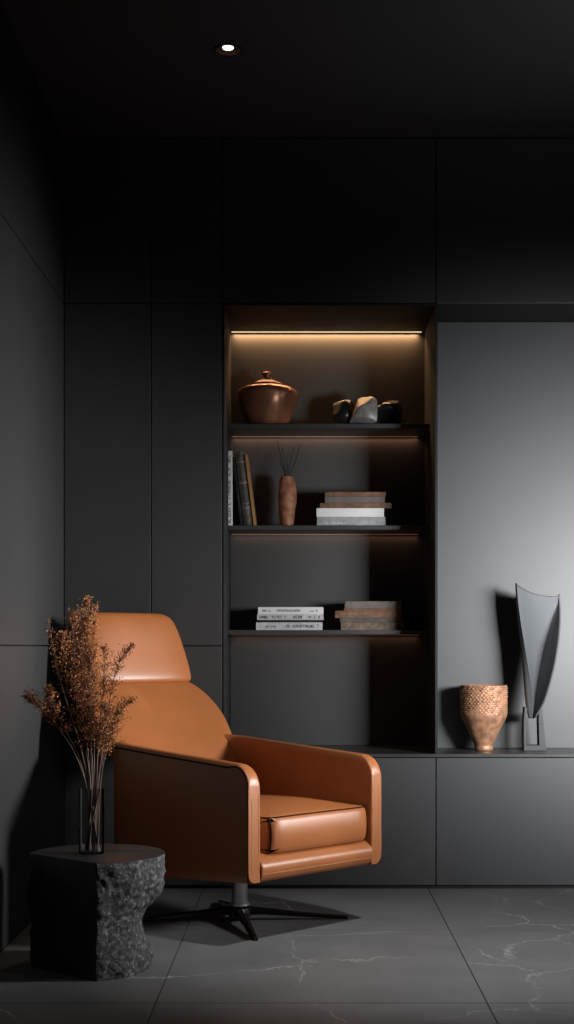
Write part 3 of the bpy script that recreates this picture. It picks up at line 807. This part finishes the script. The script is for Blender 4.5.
upright('worn grey leather book with raised bands, leaning left on the middle shelf', xw + 0.0685, 0.034, 0.280, 0.165, 7.0, 'leatherbook', 'oldpages', None, 'ink',
        [(0.24, 0.005), (0.30, 0.003), (0.58, 0.006), (0.86, 0.004)], 0.007, yo=0.006)
upright('thin tan book leaning on the worn leather one', xw + 0.1045, 0.0095, 0.272, 0.15, 7.2, 'tanbook', 'oldpages', None, 'ink', yo=-0.004)

# terracotta bud vase and black twigs
VX2 = (287 - 304) / FPX * 5.33; VY2 = 5.335; VZ2 = ZSH[1] + 0.0005
bm = bmesh.new()
pr = smoothpath([(0.0225, 0.0, 0), (0.024, 0.003, 0), (0.030, 0.050, 0), (0.0350, 0.10, 0), (0.0352, 0.13, 0), (0.031, 0.165, 0), (0.0270, 0.187, 0), (0.0275, 0.192, 0)], 4)
prof = [(0, 0)] + [(p.x, p.y) for p in pr] + [(0.024, 0.192), (0.023, 0.185), (0.026, 0.15), (0.029, 0.11), (0.02, 0.02), (0, 0.015)]
lathe(bm, prof, 40, close=False, fn=ham(0.0035, 38, 5)); bmesh.ops.remove_doubles(bm, verts=bm.verts, dist=5e-4)
o = obj('bud_vase', bm, 'terra', None, True); on(o, VX2, VY2, VZ2)
tag(o, 'slender rough terracotta vase holding black twigs on the middle shelf', 'vase')
for i, (lb_, tx, ty, dy) in enumerate((
    ('tallest black twig at the left of the terracotta vase', 277, 441, 0.01), ('black twig just right of the tallest one in the terracotta vase', 282, 448, -0.01),
    ('short black twig nearly upright in the middle of the terracotta vase', 286.5, 455, 0.02), ('short black twig leaning left under the tallest one', 279, 458, -0.015), ('black twig leaning right, second from the right in the terracotta vase', 294, 446, 0.0),
    ('rightmost black twig with the widest lean in the terracotta vase', 300, 444, 0.012))):
    rnd = random.Random(i)
    b0 = Vector((VX2 + (tx - 287) * 0.0005, VY2 + rnd.uniform(-0.01, 0.01), VZ2 + 0.03))
    tip = px(tx, ty, VY2 + dy); rim = Vector((VX2 + (tx - 287) * 0.00085, VY2 + dy * 0.3, VZ2 + 0.19))
    mid = rim.lerp(tip, 0.5) + Vector((rnd.uniform(-0.004, 0.004), 0, 0))
    P = [p - b0 for p in smoothpath([b0, rim, mid, tip], 5)]
    bm = bmesh.new(); tube(bm, P, [0.0018 - 0.0008 * j / (len(P) - 1) for j in range(len(P))], 6)
    if i in (0, 4, 5):
        tube(bm, [P[11], P[11] + Vector((0.008 * (1 if i == 0 else -1), 0.002, 0.022))], [0.0008, 0.0005], 5)
    o = obj('twig', bm, 'twig', None, True); o.location = b0; tag(o, lb_, 'twig', 'black twigs in the terracotta vase')

# ------------------------------------------------------------------ carved pot in the right recess
PX_, PY_ = (483.7 - 304) / FPX * 5.2, 5.2
bm = bmesh.new()
n = 240; prof = []
def pr_r(z):
    return lerp_table([(0, 0.0315), (0.006, 0.034), (0.016, 0.0340), (0.018, 0.0335), (0.060, 0.0530), (0.123, 0.0835), (0.133, 0.0862), (0.145, 0.0868), (0.165, 0.0868), (0.24, 0.0868), (0.2425, 0.085)], z)[0]
rows = []
for j in range(170):
    z = 0.2425 * j / 169; row = []
    for i in range(n):
        a = 2 * PI * i / n; r = pr_r(z)
        q = max(0, min(1, (z - 0.118 - 0.03 * noise.noise(Vector((math.cos(a) * 3, math.sin(a) * 3, 0)))) / 0.05)) * max(0, min(1, (0.2425 - z) / 0.006))
        rowk = int(z / 0.0078); ac = a * 40 / (2 * PI) + 0.5 * (rowk % 2) + 0.35 * noise.noise(Vector((math.cos(a) * 5, math.sin(a) * 5, z * 60)))
        fa, fz = ac - math.floor(ac) - 0.5, z / 0.0078 - rowk - 0.5
        hsh = random.Random(int(math.floor(ac)) % 40 * 131 + rowk * 977).random()
        dd = (fa / 0.42) ** 2 + (fz / 0.5) ** 2
        r += q * 0.0048 * (0.25 + 0.75 * hsh) * max(0, 1 - dd) - q * 0.0012
        r += q * 0.0015 * noise.noise(Vector((math.cos(a) * 14, math.sin(a) * 14, z * 150)))
        r += 0.0012 * noise.noise(Vector((math.cos(a) * 2, math.sin(a) * 2, z * 20)))
        row.append(bm.verts.new((r * math.cos(a), r * math.sin(a), z)))
    rows.append(row)
for r, z in ((0.081, 0.2425), (0.079, 0.23), (0.077, 0.15), (0.03, 0.03)):
    rows.append([bm.verts.new((r * math.cos(2 * PI * i / n), r * math.sin(2 * PI * i / n), z)) for i in range(n)])
for a_, b_ in zip(rows, rows[1:]):
    for k_ in range(n): bm.faces.new((a_[k_], a_[(k_ + 1) % n], b_[(k_ + 1) % n], b_[k_]))
bm.faces.new(rows[0][::-1]); bm.faces.new(rows[-1])
o = obj('carved_pot', bm, 'bronze', None, True); on(o, PX_, PY_, ZTOP + 0.0005)
tag(o, 'bronze coloured tapered pot with hammered upper half on the counter', 'pot')

# ------------------------------------------------------------------ leaf sculpture on its stand
SY = 5.2
sc = thing('leaf_sculpture', 'tall folded dark grey leaf shaped sculpture on a small stand', 'sculpture', ((534 - 304) / FPX * SY, SY, ZTOP + 0.0005))
O = Vector(sc.location)
#      yL   xL     yI   xI     yV   xV     yR   xR      depth scale
RW = [(583, 516.0, 585, 517.0, 596, 558.2, 594, 559.0, 0.75),
      (600, 516.8, 601, 518.3, 606, 555.8, 606, 560.0, 0.9),
      (620, 518.3, 620, 520.5, 622, 551.2, 622, 560.2, 1.0),
      (645, 521.2, 645, 524.5, 646, 544.5, 646, 558.2, 1.0),
      (668, 523.0, 668, 528.0, 669, 539.8, 668, 554.3, 0.95),
      (688, 524.4, 688, 531.3, 689, 536.2, 688, 549.0, 0.85),
      (700, 525.4, 700, 532.3, 701, 534.6, 700, 545.0, 0.7),
      (710, 526.8, 710, 532.0, 711, 533.6, 709, 540.5, 0.5),
      (718, 529.0, 718.3, 531.5, 718.5, 532.6, 717, 535.5, 0.3)]
def rowpts(rw):
    yl, xl, yi, xi_, yv, xv, yr, xr, ds = rw
    Lp = px(xl, yl, SY - 0.035 * ds); Ip = px(xi_, yi, SY - 0.055 * ds)
    Vp = px(xv, yv, SY + 0.035 * ds); wr = max(0.0, min(1.0, (rw[0] - 590) / 60)); Rp = px(xr, yr, SY + 0.035 * ds - 0.105 * ds * wr)
    mid1 = Ip.lerp(Vp, 0.35) + Vector((0, 0.010 * ds, 0.0)); mid2 = Ip.lerp(Vp, 0.7) + Vector((0, 0.009 * ds, 0))
    if rw[0] < 590: mid1.z = px(0, 592.5, SY).z; mid2.z = px(0, 596, SY).z
    elif rw[0] < 605: mid1.z -= 0.006
    mid3 = Vp.lerp(Rp, 0.5) + Vector((0.003 * ds, 0.006 * ds, 0))
    return [Lp - O, Ip - O, mid1 - O, mid2 - O, Vp - O, mid3 - O, Rp - O]
grid = [rowpts(r) for r in RW]
cols = [smoothpath([g_[c] for g_ in grid], 4) for c in range(7)]
NR = len(cols[0])
bm = bmesh.new(); vg = []
for j in range(NR):
    L_, I_, m1, m2, V_, m3, R_ = [cols[c][j] for c in range(7)]
    row = [L_, L_.lerp(I_, 0.5), I_]
    row += smoothpath([I_, m1, m2, V_], 5)[1:]
    row += smoothpath([V_, m3, R_], 3)[1:]
    vg.append([bm.verts.new(p) for p in row])
for a_, b_ in zip(vg, vg[1:]):
    for k_ in range(len(a_) - 1): bm.faces.new((a_[k_], a_[k_ + 1], b_[k_ + 1], b_[k_]))
lf = obj('leaf', bm, 'sculpt', sc, 35)
md = lf.modifiers.new('solid', 'SOLIDIFY'); md.thickness = 0.0055; md.offset = 0
stn = bmesh.new()
a0 = px(523.2, 752, SY) - O; 
def bar(bm, p, q, w0, w1, dpt):
    vs = []
    for P_, w_ in ((p, w0), (q, w1)):
        for sx, sy in ((-1, -1), (1, -1), (1, 1), (-1, 1)): vs.append(bm.verts.new(P_ + Vector((sx * w_ / 2, sy * dpt / 2, 0))))
    for f in ((0, 3, 2, 1), (4, 5, 6, 7), (0, 1, 5, 4), (1, 2, 6, 5), (2, 3, 7, 6), (3, 0, 4, 7)): bm.faces.new([vs[i] for i in f])
kk = SY / FPX
def P2(x, z): return Vector(((x - 304) * kk - O.x, 0, z))
bm = bmesh.new(); box(bm, P2(522.8, 0).x, P2(545, 0).x, -0.026, 0.026, 0, 0.020); obj('stand_base', bm, 'stand', sc, bevel=0.0015)
bm = bmesh.new()
for (xa, za, xb, zb_, w_) in ((524.1, 0.0195, 524.0, 0.10, 0.010), (524.0, 0.10, 525.0, 0.16, 0.010)):
    bar(bm, P2(xa, za), P2(xb, zb_), w_, w_, 0.05)
obj('stand_post', bm, 'stand', sc, bevel=0.001)
bm = bmesh.new(); bar(bm, P2(541.4, 0.0195), P2(540.0, 0.10), 0.024, 0.018, 0.05); bar(bm, P2(540.0, 0.10), P2(539.5, 0.150), 0.018, 0.014, 0.05)
obj('stand_post', bm, 'stand', sc, bevel=0.001)
